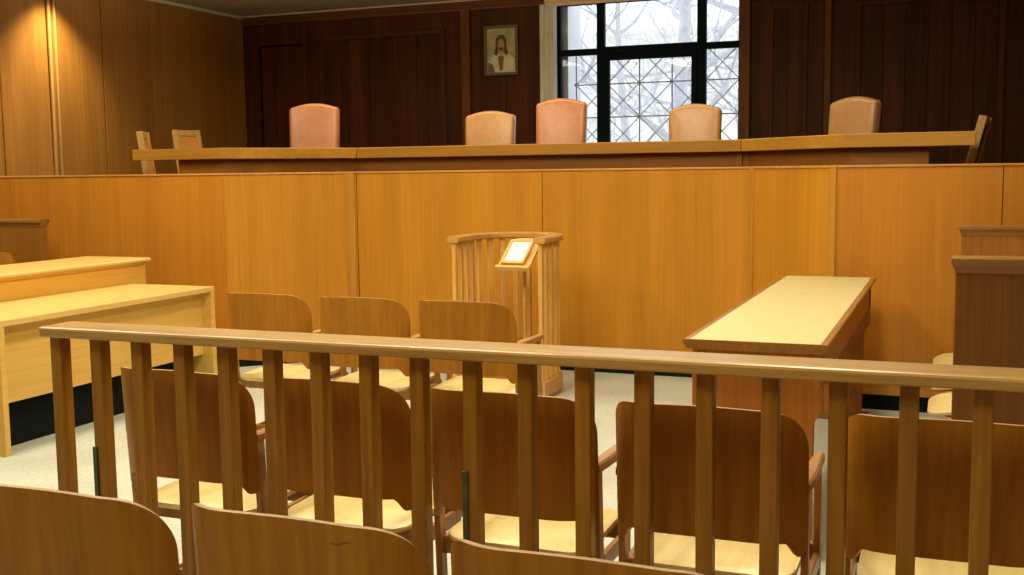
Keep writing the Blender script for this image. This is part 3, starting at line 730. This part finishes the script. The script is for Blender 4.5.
# ------------------------------------------------------------------ outside the window
bm = B(); box(bm, -40, 30, YB+.7, 70, -1.2, -1.0); struct(obj('ground', bm, M['snow']))
def tree(loc, h, r, seed, label, lean=0.0):
    rnd = random.Random(seed)
    t = thing('bare_tree', loc, label, 'tree', 'trees outside the window')
    tb_, bb, lf = B(), B(), B()
    trunk = [Vector((lean*z + .12*math.sin(z*.8+seed), 0, z)) for z in [h*k/8 for k in range(9)]]
    tube(tb_, trunk, [r*(1-.75*k/8) for k in range(9)], 8)
    def grow(p, d, L, rad, lev):
        pts = [p]; q = p.copy(); dd = d.copy()
        for k in range(4):
            dd = (dd + Vector((rnd.uniform(-.3, .3), rnd.uniform(-.3, .3), rnd.uniform(-.15, .25)))).normalized()
            q = q + dd*L/4; pts.append(q.copy())
        tube(bb, pts, [rad*(1-.18*k) for k in range(5)], 5)
        if lev < 3:
            for k in range(3):
                b = pts[rnd.randint(1, 4)]
                grow(b, (dd + Vector((rnd.uniform(-1, 1), rnd.uniform(-1, 1), rnd.uniform(-.5, .7)))).normalized(), L*.62, rad*.55, lev+1)
        else:
            for k in range(2):
                c = q + Vector((rnd.uniform(-.2, .2), rnd.uniform(-.2, .2), rnd.uniform(-.2, .2))); s = rnd.uniform(.02, .05)
                v = [lf.verts.new(c+Vector((rnd.uniform(-s, s), rnd.uniform(-s, s), rnd.uniform(-s, s)))) for _ in range(3)]
                lf.faces.new(v)
    for k in range(12):
        b = trunk[2+k % 6]; an = rnd.uniform(0, 2*PI)
        grow(b.copy(), Vector((math.cos(an), math.sin(an), rnd.uniform(.1, .8))).normalized(), h*.30, r*.34, 0)
    obj('trunk', tb_, M['bark'], t, True); br = obj('branches', bb, M['bark'], t); br['kind'] = 'stuff'
    l = obj('leaves', lf, M['leaf'], t); l['kind'] = 'stuff'
bm = B(); prism(bm, [(30, -1.05), (60, 9), (60, -1.05)], 'X', -40, 30); struct(obj('hillside', bm, M['hill']))
tree((-3.9, 17.2, -1), 7.5, .17, 3, 'pale bare tree whose trunk shows in the middle of the window', -.02)
tree((-3.2, 21.5, -1), 8.0, .16, 11, 'bare tree with fine branches in the right panes of the window')
tree((-6.6, 23.0, -1), 7.0, .14, 19, 'bare tree with thin twigs in the left panes of the window')

# ------------------------------------------------------------------ light
def area(name, loc, sx, sy, power, col=(1, .80, .50), rot=(0, 0, 0), spread=180):
    L = bpy.data.lights.new(name, 'AREA'); L.shape = 'RECTANGLE'; L.size = sx; L.size_y = sy; L.energy = power; L.color = col
    L.spread = math.radians(spread)
    o = bpy.data.objects.new(name, L); COL.objects.link(o); o.location = loc; o.rotation_euler = rot; return o
W = (1.0, .87, .62)
for x in (-4.4, -2.5, -.6):
    area('ceiling_lamp', (x, 3.65, 3.24), .5, 1.4, 80, W)
    area('ceiling_lamp', (x, 5.5, 3.24), .5, 1.0, 30, W)
area('ceiling_lamp', (-6.4, 4.9, 3.24), .5, 1.6, 60, W)
area('ceiling_lamp', (-2.6, .1, 3.24), .5, 1.2, 38, W)
area('ceiling_lamp', (-.4, .1, 3.24), .5, 1.2, 38, W)
area('ceiling_fill', (-4.2, 8.6, 2.80), 5.0, .25, 125, W, (PI, 0, 0))  # added fill with no fixture, faces up to brighten the ceiling
area('ceiling_lamp', (-2.9, 8.75, 3.24), 5.6, .3, 38, W, (math.radians(-14), 0, 0), 130)
for y, e in ((8.25, 200), (6.95, 190)):
    S = bpy.data.lights.new('wall_downlight', 'SPOT'); S.energy = e*1.35; S.color = (1, .80, .42); S.spot_size = math.radians(100); S.spot_blend = 1.0; S.shadow_soft_size = .06
    o = bpy.data.objects.new('wall_downlight', S); COL.objects.link(o); o.location = (-7.68, y, 3.26); o.rotation_euler = (0, math.radians(4), 0)

w = bpy.data.worlds.new('sky'); scene.world = w; w.use_nodes = True
bg = w.node_tree.nodes['Background']; bg.inputs[0].default_value = (.90, .95, 1.0, 1); bg.inputs[1].default_value = 2.0

# ------------------------------------------------------------------ camera
cam = bpy.data.cameras.new('camera'); co = bpy.data.objects.new('camera', cam); COL.objects.link(co)
f, yaw, pit, rol = 1106.66, math.radians(21.79689659), math.radians(5.98900802), math.radians(-.70133661)
fw = Vector((-math.sin(yaw)*math.cos(pit), math.cos(yaw)*math.cos(pit), -math.sin(pit)))
rt = Vector((math.cos(yaw), math.sin(yaw), 0)); up = rt.cross(fw)
r2 = rt*math.cos(rol)+up*math.sin(rol); u2 = -rt*math.sin(rol)+up*math.cos(rol)
mt = Matrix((r2, u2, -fw)).transposed().to_4x4(); mt.translation = (0, 0, 1.40)
co.matrix_world = mt
cam.sensor_width = 36; cam.lens = f/1024*36; cam.clip_start = .05
scene.camera = co
scene.view_settings.view_transform = 'Standard'; scene.view_settings.look = 'None'
scene.view_settings.exposure = -0.22; scene.view_settings.gamma = 1.0; scene.view_settings.use_curve_mapping = False
